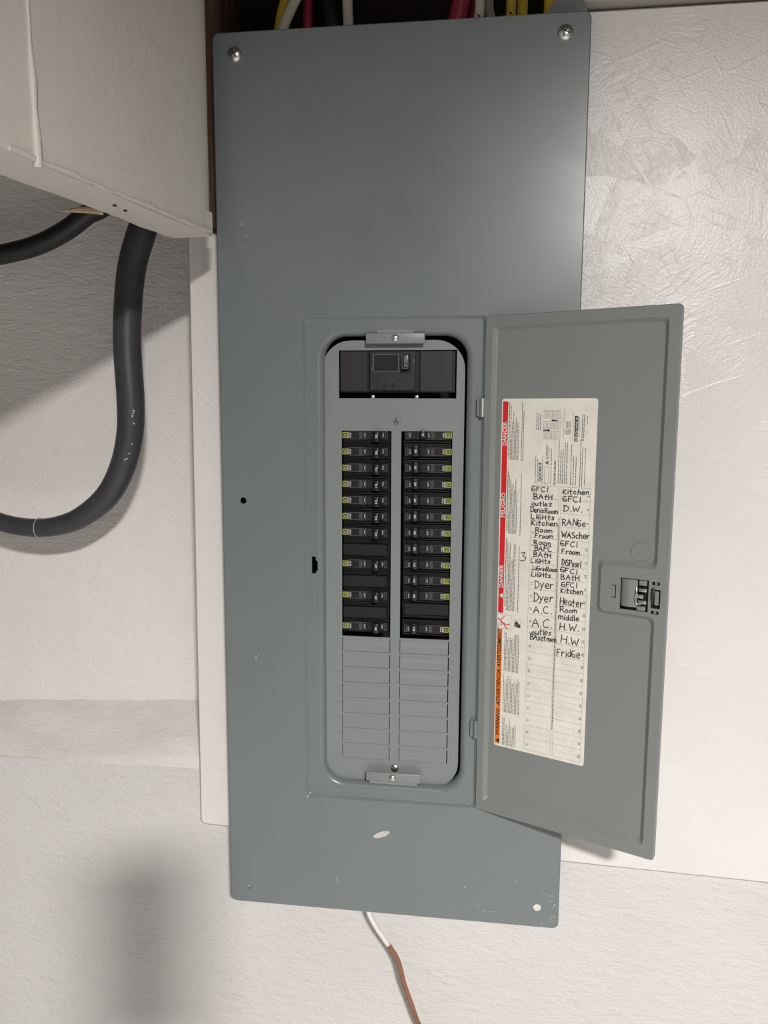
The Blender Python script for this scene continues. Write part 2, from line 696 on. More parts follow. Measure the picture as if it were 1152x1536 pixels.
# drywall skin with a tapered end towards the wall
prof = [(0.0, 0.0075), (0.003, 0.0046), (0.009, 0.0024), (0.018, 0.0008), (0.03, 0.0), (0.28, 0.0), (1.7, 0.0), (1.7, 0.013), (0.0, 0.013)]
prism_z(bm, [bulk(s, t, 0)[:2] for s, t in prof], BZ, 0.5)
obj('drywall', bm, 'soffit', bulkhead, smooth=40)
bm = bmesh.new()
n = 26
rows = []
for i in range(n + 1):
    s = 0.004 + 1.69 * (i / n) ** 1.6
    w1 = 0.047 + (random.uniform(-.0025, .0025) if 0 < i < n else 0)
    zz = BZ - 0.0015 + random.uniform(-.0006, .0006)
    rows.append([bm.verts.new(bulk(s, t, z)) for t, z in ((0.001, BZ + .016), (0.001, zz + .001), (0.003, zz), (w1, zz + .0015), (w1, BZ + .022), (0.001, BZ + .022))])
for a, b in zip(rows, rows[1:]):
    for k in range(6):
        bm.faces.new((a[k], b[k], b[(k + 1) % 6], a[(k + 1) % 6]))
bm.faces.new(rows[0])
bm.faces.new(rows[-1][::-1])
obj('bottom_board', bm, 'soffit', bulkhead, smooth=40)
bm = bmesh.new()
prism_z(bm, [bulk(s, t, 0)[:2] for s, t in ((0.004, .034), (1.69, .034), (1.69, .047), (0.004, .047))], BZ + .02, 0.5)
obj('rear_board', bm, 'soffit', bulkhead)
# caulked joint: a thin uneven bead
bm = bmesh.new()
pth = []
for k in range(14):
    z = BZ - .004 + k * 0.02
    s_, t_, z_ = 0.244 + random.uniform(-.0008, .0008) + .006 * (k / 14), -0.0005, z
    pth.append(bulk(s_, t_, z_))
add_tube(bm, pth, [0.0032, .0034, .0022, .003] + [0.0012 + random.uniform(-.0004, .0006) for _ in range(10)], n=10, sub=3)
obj('caulk_bead', bm, 'soffit', bulkhead, smooth=80)
# smear of filler along the lower edge and two nail dimples
bm = bmesh.new()
pth = [bulk(.27 - .26 * k / 24, -0.0002, BZ + .0015 + random.uniform(-.0008, .0010)) for k in range(25)]
add_tube(bm, pth, [0.0016 + random.uniform(-.0004, .0008) for _ in range(25)], n=8, sub=3)
obj('edge_filler', bm, 'soffit', bulkhead, smooth=80)
for s_, t_ in ((.135, .018), (.118, .02)):
    p = bulk(s_, t_, BZ - .002)
    bm = tube([(p[0], p[1], p[2] + .002), (p[0], p[1], p[2] - .0004)], .0016, n=10, sub=1)
    obj('nail_head', bm, 'enclosure', bulkhead)
bm = bmesh.new()
p0, p1 = bulk(.115, .046, BZ + .001), bulk(.138, .074, BZ - .003)
add_tube(bm, [p0, tuple((Vector(p0) + Vector(p1)) / 2 + Vector((0, 0, .001))), p1], [.004, .0028, .0004], n=7, sub=3, flat=.6)
obj('wood_sliver', bm, 'gold_wood', bulkhead)

# ================================================================== THE PANEL
W, H = 0.380, 0.960
panel = empty('electrical_panel', (0, 0, 0))
tag(panel, 'tall grey steel breaker panel with its door swung open', 'electrical panel')

# --- cover: flat front, door frame pressed in, rolled rim round the opening
bm = bmesh.new()
outer = rrect(0, W, -H, 0, 0.007)
hole_specs = [(0.024, -0.4824, .0036), (0.3563, -0.9363, .0046), (0.0226, -0.9405, .0024)]
holes = [circle(x, z, r, 18) for x, z, r in hole_specs]
fx0, fx1, fz0, fz1 = 0.0915, 0.2855, -0.8235, -0.2855
fr0 = rrect(fx0, fx1, fz0, fz1, .004, 4)
fr1 = rrect(fx0 + .0008, fx1 - .0008, fz0 + .0008, fz1 - .0008, .0035, 4)
fr2 = rrect(fx0 + .0026, fx1 - .0026, fz0 + .0026, fz1 - .0026, .003, 4)
fr3 = rrect(fx0 + .0036, fx1 - .0036, fz0 + .0036, fz1 - .0036, .003, 4)
DEP = 0.0044
o0 = loop(bm, rrect(.0012, W - .0012, -H + .0012, -.0012, .006), 0)
hl = [loop(bm, h, 0) for h in holes]
l0 = loop(bm, fr0, 0)
fill(bm, o0, l0, *hl)
o1 = loop(bm, outer, .0012)
o2 = loop(bm, outer, .007)
bridge(bm, o0, o1)
bridge(bm, o1, o2)
for h, e in zip(holes, hl):
    b = loop(bm, h, .0018)
    bridge(bm, e, b)
l1 = loop(bm, fr1, .0005)
l2 = loop(bm, fr2, DEP - .0005)
l3 = loop(bm, fr3, DEP)
bridge(bm, l0, l1)
bridge(bm, l1, l2)
bridge(bm, l2, l3)
# lock slot and opening
slot = [(0.0996, -0.5625), (0.1042, -0.5625), (0.1042, -0.5600), (0.1062, -0.5600), (0.1062, -0.5480), (0.1042, -0.5480), (0.1042, -0.5435), (0.0996, -0.5435)]
sl = loop(bm, slot, DEP)
RX0, RX1, RZ0, RZ1, RR = 0.1075, 0.2725, -0.8105, -0.2985, 0.030
rim = []
for off, yy in ((0, DEP), (.0012, DEP + .0002), (.0032, DEP + .0012), (.0050, DEP + .0032), (.0058, DEP + .0058), (.0060, DEP + .0130)):
    rim.append(loop(bm, rrect(RX0 + off, RX1 - off, RZ0 + off, RZ1 - off, RR - off, 10), yy))
fill(bm, l3, sl, rim[0])
for a, b in zip(rim, rim[1:]):
    bridge(bm, a, b)
sb = loop(bm, slot, DEP + .002)
bridge(bm, sl, sb)
cover = obj('cover', bm, 'panel', panel, smooth=38)

# small pressed details round the lock slot
for (x0, x1, z0, z1) in ((0.0985, 0.1065, -0.4885, -0.4868), (0.0985, 0.1055, -0.5412, -0.5400)):
    obj('stamped_ridge', box(x0, x1, DEP - .0006, DEP + .001, z0, z1, bev=.0004), 'panel', cover, smooth=60)
obj('rivet', dome(.1035, -.4945, DEP, .0016, .0009), 'panel', cover, smooth=60)
for x, z in ((.0985, -.5015), (.1052, -.5032), (.0985, -.5645), (.1065, -.5650)):
    obj('rivet', dome(x, z, DEP, .0008, .0007, 10, 3), 'panel', cover, smooth=60)

# pale scuffs
bm = bmesh.new()
ov = [Vector((math.cos(2 * math.pi * k / 18) * .0100, math.sin(2 * math.pi * k / 18) * .0034)) for k in range(18)]
rt = Matrix.Rotation(math.radians(22), 2)
lp0 = [tuple(rt @ p + Vector((.1792, -.8626))) for p in ov]
lp1 = [tuple(rt @ (p * .9) + Vector((.1792, -.8626))) for p in ov]
a, b = loop(bm, lp0, 0.0), loop(bm, lp1, -.0003)
bridge(bm, a, b)
fill(bm, b)
obj('paint_smear', bm, 'paintmark', cover)
pp = Print(-.0002)
for (x, z, r) in ((.0355, -.6610, .0010), (.0385, -.6575, .0008), (.0330, -.2020, .0007), (.0285, -.1895, .0009), (.0315, -.2120, .0007), (.011, -.164, .0006), (.2755, -.9180, .0009), (.332, -.906, .0007)):
    pp.poly([(x + r * math.cos(k * 1.05) * random.uniform(.6, 1.1), z + r * math.sin(k * 1.05) * random.uniform(.8, 1.6)) for k in range(6)])
for (x, z, dx, dz, w_) in ((.2900, -.9420, .012, -.0040, .0007), (.3000, -.9462, .009, .0010, .0005), (.3600, -.9165, .013, -.0040, .0005), (.3685, -.9260, .007, -.0050, .0012), (.3690, -.9330, .008, -.0008, .0007),
                          (.3735, -.9420, -.0035, -.0100, .0006), (.3755, -.9430, -.0030, -.0090, .0005), (.3600, -.9540, .010, .0008, .0005), (.1265, -.9190, .0035, -.007, .0007), (.2860, -.9385, .006, -.0015, .0004)):
    pts_ = [(x + dx * t / 9 + random.uniform(-.0003, .0003), z + dz * math.sin(t / 9 * 1.57) + random.uniform(-.0003, .0003)) for t in range(10)]
    for q_ in range(0, 9):
        if random.random() < .8:
            pp.stroke(pts_[q_:q_ + 2], w_ * random.uniform(.4, 1.3))
pp.build('scuff_marks', 'paintmark', cover, True)

obj('hole_wall_disc', tube([(.3563, .0012, -.9363), (.3563, .0030, -.9363)], .0046, n=18, sub=1), 'white_wire', cover)  # added white disc standing for the bright wall behind the hole

# enclosure behind the cover
bm = bmesh.new()
add_box(bm, .016, .018, .0085, .112, -.935, -.015)
add_box(bm, .362, .364, .0085, .112, -.935, -.015)
add_box(bm, .016, .364, .0085, .112, -.017, -.015)
add_box(bm, .016, .348, .0085, .112, -.937, -.935)
add_box(bm, .016, .364, .110, .112, -.935, -.015)
obj('enclosure', bm, 'enclosure', panel)
# rounded grey ear of the enclosure showing over the cover at the right
bm = bmesh.new()
a = [(0.335, -0.02)] + [(0.359 + .021 * math.cos(math.radians(t)), -.002 + .030 * math.sin(math.radians(t))) for t in range(180, -1, -15)] + [(0.380, -0.02)]
l0, l1 = loop(bm, a, .022), loop(bm, a, .030)
fill(bm, l0)
fill(bm, l1)
bridge(bm, l0, l1)
obj('mounting_ear', bm, 'panel', panel)

# cover screws
for x, z, an in ((.0237, -.0222, .5), (.3554, -.0191, -.45)):
    s_ = obj('cover_screw', dome(x, z, 0, .0077, .0042), 'chrome', panel, smooth=60)
    obj('screw_slot', cross_slot(x, z, -.00425, .0046, an, .00055), 'enclosure', s_)

# --- dead front with its openings and twist-outs
DF = 0.0140
LX0, LX1, RX0c, RX1c = 0.1317, 0.1864, 0.1970, 0.2521
CT, CB = -0.4052, -0.6352
TW_T = [-0.6370 - 0.01805 * k for k in range(8)]
TWH = 0.0158
bm = bmesh.new()
hs_ = [[(.1289, -.3702), (.2555, -.3702), (.2555, -.3193), (.1289, -.3193)],
       [(LX0, CB), (LX1, CB), (LX1, CT), (LX0, CT)], [(RX0c, CB), (RX1c, CB), (RX1c, CT), (RX0c, CT)]]
for x0, x1 in ((LX0, LX1), (RX0c, RX1c)):
    for zt_ in TW_T:
        hs_.append([(x0, zt_ - TWH), (x1, zt_ - TWH), (x1, zt_), (x0, zt_)])
bm = plate(rrect(.1105, .2643, -.809, -.3090, .031, 10), hs_, DF, DF + .0015)
dead = obj('dead_front', bm, 'dead', panel)
# twist-out blanks: each a tongue bending forward from its top edge
me = None
for x0, x1 in ((LX0, LX1), (RX0c, RX1c)):
    for zt_ in TW_T:
        if me is None:
            g = .00042
            bm = bmesh.new()
            wv = x1 - x0
            g = .0007
            secs = [(0.0, 0.0), (-.0035, .0001), (-.0075, -.0008), (-TWH + g, -.0011)]
            fr = [[bm.verts.new((xx, yy, zz)) for zz, yy in secs] for xx in (g, wv - g)]
            bk = [[bm.verts.new((xx, yy + .0014, zz)) for zz, yy in secs] for xx in (g, wv - g)]
            for k in range(3):
                bm.faces.new((fr[0][k], fr[1][k], fr[1][k + 1], fr[0][k + 1]))
                bm.faces.new((bk[0][k], bk[0][k + 1], bk[1][k + 1], bk[1][k]))
                bm.faces.new((fr[0][k], fr[0][k + 1], bk[0][k + 1], bk[0][k]))
                bm.faces.new((fr[1][k], bk[1][k], bk[1][k + 1], fr[1][k + 1]))
            bm.faces.new((fr[0][3], fr[1][3], bk[1][3], bk[0][3]))
            me = finish(bm, 'twist_out')
        o = link('twist_out', me, 'dead', dead)
        o.location = (x0, DF, zt_)
# raised circuit numbers along both edges
bmn = bmesh.new()
pn = Print(DF - .0003)
for k in range(21):
    z = -0.4115 - .0178 * k
    pn.text(str(2 * k + 1), .1262, z, .0034)
    pn.text(str(2 * k + 2), .2548, z, .0034)
o = pn.build('raised_numbers', 'dead', dead, True)
sm = o.modifiers.new('thickness', 'SOLIDIFY')
sm.thickness = .0006
# dead front screws
for nm, x, z, y, r in (('dead_front_screw', .1928, -.3947, DF, .0044), ('dead_front_screw', .1925, -.7885, DF, .0048)):
    s_ = obj(nm, dome(x, z, y, r, .0022), 'dead' if z > -.5 else 'chrome', panel, smooth=60)
    obj('screw_slot', cross_slot(x, z, y - .0023, r * .7, .3, .0004), 'enclosure', s_)
# brackets at the head and foot of the opening
for x0, x1, z0, z1, sz, yy in ((.1595, .2222, -.3135, -.3020, -.3078, .0035), (.1605, .2230, -.8010, -.7900, -.7955, .0040)):
    br = obj('bracket', box(x0, x1, yy, yy + .0035, z0, z1, bev=.0012), 'dead', panel, smooth=50)
    s_ = obj('bracket_screw', dome(.1910, sz, yy, .0042, .0028), 'chrome', br, smooth=60)
    bm = bmesh.new()
    if z0 > -.5:
        add_box(bm, x0 + .012, x1 - .012, yy + .001, .018, z1 - .002, z1 + .004)
    else:
        add_box(bm, x0 + .004, x1 - .004, yy + .001, .018, z0 - .003, z0 + .002)
    obj('bracket_lip', bm, 'dead', br)

# --- hinges
for z0, z1, mt in ((-.3895, -.3702, 'chrome'), (-.7400, -.7200, 'panel')):
    hg = obj('hinge', tube([(.2832, -.0012, z0), (.2832, -.0012, z1)], .0027, n=16, sub=1), mt, panel, smooth=40)
    obj('hinge_leaf', box(.2775, .2832, -.0001, DEP, z0 + .001, z1 - .001), 'panel', hg)

# --- the door (inner face towards us)
DW, DT, DB = 0.1918, -0.2868, -0.8225
door = empty('door', (0.2846, -0.0014, 0), (0, 0, math.radians(-24.05)), panel)
bm = bmesh.new()
e = .0082
pan = [(e, DB + e + .0045), (DW - e - .0025, DB + e + .0045), (DW - e - .0025, -.5775), (.1287, -.5775), (.1287, -.5315), (DW - e - .0025, -.5315), (DW - e - .0025, DT - e - .003), (e, DT - e - .003)]
rad = [.004, .005, .007, .006, .006, .007, .005, .004]
q0 = fillet_poly(pan, rad)
q1 = fillet_poly(offset_poly(pan, .0007), rad)
q2 = fillet_poly(offset_poly(pan, .0030), rad)
q3 = fillet_poly(offset_poly(pan, .0040), rad)
ol = loop(bm, rrect(0.0008, DW - .0008, DB + .0008, DT - .0008, .003, 4), 0)
ol1 = loop(bm, rrect(0, DW, DB, DT, .0035, 4), .0008)
ol2 = loop(bm, rrect(0, DW, DB, DT, .0035, 4), .007)
ol3 = loop(bm, rrect(0.0012, DW - .0012, DB + .0012, DT - .0012, .0035, 4), .007)
# latch cut-outs in the rim level
lat_holes = [[(.1395, -.5635), (.1440, -.5635), (.1440, -.5505), (.1395, -.5505)],
             [(.1480, -.5735), (.1745, -.5735), (.1745, -.5425), (.1480, -.5425)],
             [(.1775, -.5465), (.1845, -.5465), (.1845, -.5432), (.1775, -.5432)],
             [(.1770, -.5690), (.1855, -.5690), (.1855, -.5505), (.1770, -.5505)],
             [(.1775, -.5745), (.1845, -.5745), (.1845, -.5715), (.1775, -.5715)]]
lh = [loop(bm, h, 0) for h in lat_holes]
L0 = loop(bm, q0, 0)
fill(bm, ol, L0, *lh)
L1, L2, L3 = loop(bm, q1, .0006), loop(bm, q2, .0037), loop(bm, q3, .0042)
bridge(bm, L0, L1)
bridge(bm, L1, L2)
bridge(bm, L2, L3)
fill(bm, L3)
bridge(bm, ol, ol1)
bridge(bm, ol1, ol2)
for h, f_ in zip(lat_holes, lh):
    bridge(bm, f_, loop(bm, h, .0015))
# outer skin of the door
bridge(bm, ol2, ol3)
fill(bm, ol3)
obj('door_sheet', bm, 'door', door, smooth=38)
PY = 0.0042
# knock-out disc
bm = bmesh.new()
a, b, c = loop(bm, circle(.1655, -.5165, .0098, 28), PY), loop(bm, circle(.1655, -.5165, .0092, 28), PY - .0007), loop(bm, circle(.1655, -.5165, .0086, 28), PY - .0002)
bridge(bm, a, b)
bridge(bm, b, c)
fill(bm, c)
obj('knockout_disc', bm, 'door', door, smooth=30)
# latch: dark housing, curved grey cup, bright spring clips
bm = bmesh.new()
add_box(bm, .1375, .1875, .0048, .0056, -.5765, -.5405)
obj('latch_housing', bm, 'charcoal', door)
obj('latch_tab', box(.1393, .1428, .0008, .0040, -.5630, -.5515, bev=.0004), 'door', door)
bm = bmesh.new()
n = 10
top, bot = [], []
for k in range(n + 1):
    a = math.radians(180 - 120 * k / n)
    x, y = .1590 + .0108 * math.cos(a), .0030 - .0050 * math.sin(a) * (1.0 if k < 8 else .8)
    top.append(bm.verts.new((x, y, -.5432)))
    bot.append(bm.verts.new((x, y, -.5700)))
for k in range(n):
    bm.faces.new((top[k], top[k + 1], bot[k + 1], bot[k]))
ct, cb = bm.verts.new((.1590, .0035, -.5432)), bm.verts.new((.1590, .0035, -.5700))
for k in range(n):
    bm.faces.new((top[k], top[k + 1], ct))
    bm.faces.new((bot[k], bot[k + 1], cb))
obj('latch_cup', bm, 'door', door, smooth=50)
obj('latch_slide', box(.1655, .1725, -.0006, .004, -.5482, -.5432, bev=.0006), 'door', door, smooth=50)
obj('latch_slide', box(.1640, .1720, -.0006, .004, -.5728, -.5688, bev=.0006), 'door', door, smooth=50)
for z0, z1, x0, x1 in ((-.5540, -.5508, .1655, .1730), (-.5658, -.5625, .1655, .1730), (-.5605, -.5570, .1630, .1700)):
    obj('spring_clip', box(x0, x1, -.0012, .0012, z0, z1, bev=.0004), 'chrome', door, smooth=50)
bm = bmesh.new()
add_tube(bm, [(.1632, -.0010, -.5505), (.1640, -.0022, -.5560), (.1625, -.0018, -.5610), (.1650, -.0012, -.5665), (.1690, -.0008, -.5650)], .0007, n=8, sub=4)
obj('spring_wire', bm, 'chrome', door, smooth=60)
bm = bmesh.new()
add_tube(bm, [(.1788, -.0002, -.5492), (.1792, -.0016, -.5530), (.1785, -.0012, -.5585), (.1790, -.0004, -.5650)], [.0012, .0016, .0012, .0008], n=8, sub=4)
obj('spring_clip', bm, 'enclosure', door, smooth=60)
obj('latch_pin', dome(.1796, -.5518, -.0008, .0010, .0010, 10, 3), 'chrome', door, smooth=60)
obj('latch_tab', box(.1800, .1838, .0012, .0042, -.5660, -.5525, bev=.0004), 'door', door)
for z in (-.5450, -.5730):
    obj('latch_tab', box(.1798, .1822, .0012, .0042, z - .0012, z + .0012), 'dead', door)

# --- directory sticker on the door
SX0, SX1, ST, SB = .0188, .1180, -.3706, -.7445
bm = plate(rrect(SX0, SX1, SB, ST, .0028, 5), [], PY - .0003, PY)
st = obj('directory_sticker', bm, 'paper', door)
st['label'] = 'cream circuit directory sticker with red and orange warning bands'
y1, y2, y3 = PY - .00045, PY - .00060, PY - .00075
red = Print(y1)
org = Print(y1)
ink = Print(y2)
fin = Print(y2)
lin = Print(y1)
BX0, BX1 = .0200, .0258
red.rect(BX0, BX1, -.5960, -.3735)
org.rect(BX0 - .0004, BX1 - .0004, -.7420, -.6135)


def word(kind, mat, *a):
    p = Print(y2)
    p.text(*a)
    p.build(kind, mat, door)


def sign(kind, mat, pts_):
    p = Print(y2)
    p.poly(pts_)
    p.build(kind, mat, door)


word('band_lettering', 'white_print', 'DANGER', BX1 - .0010, -.4185, .0060, 90, .0245, True)
word('band_lettering', 'white_print', 'PELIGRO', BX1 - .0010, -.4935, .0060, 90, .0258, True)
word('band_lettering', 'white_print', 'DANGER', BX1 - .0010, -.5685, .0060, 90, .0245, True)
sign('warning_triangle', 'white_print', [(BX1 - .0008, -.5800), (BX0 + .0008, -.5772), (BX1 - .0008, -.5744)])
word('band_lettering', 'ink', 'WARNING', BX1 - .0014, -.7330, .0056, 90, .0300, True, .2)
word('band_lettering', 'ink', 'ADVERTENCIA', BX1 - .0014, -.6990, .0056, 90, .0405, True, .2)
word('band_lettering', 'ink', 'AVERTISSEMENT', BX1 - .0014, -.6565, .0056, 90, .0420, True, .2)
sign('warning_triangle', 'ink', [(BX1 - .0008, -.7412), (BX0 + .0004, -.7384), (BX1 - .0008, -.7356)])
# pictograms
lin.frame(.0194, .0352, -.6132, -.5972, .0003)
for s_ in ([(.0214, -.6032), (.0236, -.6050), (.0262, -.6068), (.0300, -.6085), (.0335, -.6070)], [(.0262, -.6068), (.0290, -.6110), (.0312, -.6125)],
           [(.0228, -.6048), (.0258, -.6010), (.0276, -.5990)], [(.0236, -.6052), (.0252, -.6085), (.0232, -.6100)]):
    red.stroke(s_, .0009)
red.poly(circle(.0212, -.6030, .0010, 8))
ink.stroke([(.0196, -.6125), (.0212, -.6105), (.0206, -.6095), (.0224, -.6072)], .0004)
lin.frame(.0382, .0458, -.6100, -.6012, .0002)
for s_ in ([(.0395, -.6060), (.0420, -.6052), (.0450, -.6070)], [(.0400, -.6040), (.0415, -.6035), (.0420, -.6060)], [(.0425, -.6085), (.0452, -.6085)], [(.0395, -.6078), (.0430, -.6080)]):
    ink.stroke(s_, .0016)


def fine(pr_, x0, x1, ztop, zbot, n, w=.00055, ragged=.35):
    """lines of unreadable small print running up the sticker"""
    for i in range(n):
        x = x0 + (x1 - x0) * (i + .5) / n
        z = zbot
        end = ztop - (ztop - zbot) * random.uniform(0, ragged) * (1 if i else 0)
        while z < end:
            l_ = random.uniform(.0012, .0046)
            pr_.rect(x - w / 2, x + w / 2, z, min(z + l_, end))
            z += l_ + .0007


ink2 = Print(y2)
fine(ink2, .0268, .0283, -.3745, -.4300, 1, .0008, 0)
fine(fin, .0286, .0385, -.3780, -.4330, 7)
fine(ink2, .0405, .0440, -.3735, -.4340, 2, .0006, .3)
fine(ink2, .0268, .0283, -.4450, -.5070, 1, .0008, 0)
fine(fin, .0286, .0385, -.4490, -.5100, 7)
fine(ink2, .0415, .0432, -.4470, -.5120, 1, .0006, .1)
fine(ink2, .0268, .0283, -.5150, -.5880, 1, .0008, 0)
fine(fin, .0286, .0385, -.5190, -.5925, 7)
fine(ink2, .0412, .0430, -.5230, -.5930, 1, .0006, .1)
fine(fin, .0278, .0450, -.6160, -.6590, 11, ragged=.25)
fine(fin, .0278, .0470, -.6620, -.7050, 12, ragged=.25)
fine(fin, .0278, .0440, -.7100, -.7420, 10, ragged=.35)
# printed header: maker's marks, type and diagrams
word('type_lettering', 'ink', 'QOC42UF', .0632, -.4540, .0042, 90, .0195, True)
fine(fin, .0560, .0602, -.4270, -.4560, 2, .0005, .2)
fine(fin, .0638, .0650, -.4270, -.4560, 1, .0005, .1)
lin.frame(.0665, .0710, -.4560, -.4385, .00028)
ink.text('A', .0708, -.4365, .0052, 90, None, True)
fine(fin, .0672, .0715, -.4160, -.4310, 3, .00045, .2)
fine(fin, .0728, .0740, -.4190, -.4560, 1, .00055, 0)
fine(lin, .0762, .0785, -.4330, -.4570, 1, .0020, 0)
lin.rect(.0766, .0769, -.4330, -.4110)
fine(fin, .0800, .0905, -.4120, -.4550, 5, .0006, .25)
fine(fin, .0925, .1000, -.4160, -.4560, 3, .0006, .3)
fine(ink2, .1020, .1060, -.4110, -.4570, 2, .0006, .2)
fine(fin, .1065, .1090, -.4180, -.4560, 1, .0005, .2)
fine(fin, .0560, .0618, -.3850, -.4020, 3, .0006, .3)
for zc in (-.3860, -.3970, -.4070):
    lin.frame(.0640, .0815, zc - .0042, zc + .0036, .00026)
    for a_, b_ in ((.0655, .0670), (.0682, .0700), (.0712, .0730), (.0742, .0755), (.0770, .0795)):
        fin.frame(a_, b_, zc - .0030, zc + .0024, .0002)
for zc, dr in ((-.3922, 1), (-.4022, -1)):
    if dr > 0:
        ink.rect(.0740, .0785, zc - .0005, zc + .0005)
        ink.poly([(.0718, zc), (.0742, zc - .0013), (.0742, zc + .0013)])
    else:
        ink.rect(.0640, .0690, zc - .0005, zc + .0005)
        ink.poly([(.0712, zc), (.0688, zc - .0013), (.0688, zc + .0013)])
lin.rect(.0848, .0851, -.4110, -.3830)
lin.rect(.0942, .0945, -.4110, -.3830)
for k in range(14):
    a_ = 2 * math.pi * k / 14
    b_ = 2 * math.pi * (k + 1) / 14
    ink.stroke([(.0893 + .0027 * math.cos(a_), -.4030 + .0027 * math.sin(a_)), (.0893 + .0027 * math.cos(b_), -.4030 + .0027 * math.sin(b_))], .0004)
ink.text('UL', .0905, -.4045, .0030, 90, .0030, True)
fine(fin, .0870, .0925, -.3930, -.3990, 4, .0005, .1)
ink.rect(.0960, .0993, -.4085, -.3878)
ink.frame(.0960, .0993, -.4128, -.4095, .0005)
ink.rect(.0971, .0982, -.4117, -.4106)
w3 = Print(y3)
w3.text('SQUARE D', .0988, -.4078, .0026, 90, .0190, True)
fine(ink2, .0998, .1010, -.3890, -.4080, 1, .0005, 0)
fine(ink2, .1028, .1062, -.3860, -.4120, 2, .0006, .1)
fine(fin, .1078, .1090, -.3880, -.3960, 1, .0006, 0)
lin.frame(.1072, .1090, -.4050, -.4020, .0002)
# directory table
TA, TM0, TM1, TC, TT, TB = .0534, .0822, .0846, .1143, -.4582, -.7412
RP = (TT - TB) / 21
lin.frame(TA, TC, TB, TT, .00022)
lin.rect(TM0, TM0 + .0002, TB, TT)
lin.rect(TM1, TM1 + .0002, TB, TT)
for k in range(1, 21):
    z = TT - RP * k
    lin.rect(TA, TM0, z, z + .00022)
    lin.rect(TM1, TC, z, z + .00022)
for k in range(21):
    z = TT - RP * (k + .5)
    for j in range(5):
        if k >= 12:
            lin.rect(TA + .0058 + .0046 * j, TA + .0080 + .0046 * j, z, z + .00024)
        if k >= 13:
            lin.rect(TM1 + .0020 + .0046 * j, TM1 + .0042 + .0046 * j, z, z + .00024)
    fin.text(str(2 * k + 1), TA + .0044, z - .0022, .0036, 90)
    fin.text(str(2 * k + 2), TC - .0006, z - .0022, .0036, 90)
fine(ink2, TM0 + .0008, TM1 - .0006, -.4900, -.7120, 1, .0008, 0)
red.build('red_band', 'red', door)
org.build('orange_band', 'orange', door)
ink.build('black_lettering', 'ink', door, True)
ink2.build('bold_small_print', 'fine_ink', door, True)
fin.build('small_print', 'fine_ink', door, True)
lin.build('ruled_lines', 'line_ink', door, True)
w3.build('maker_lettering', 'white_print', door)

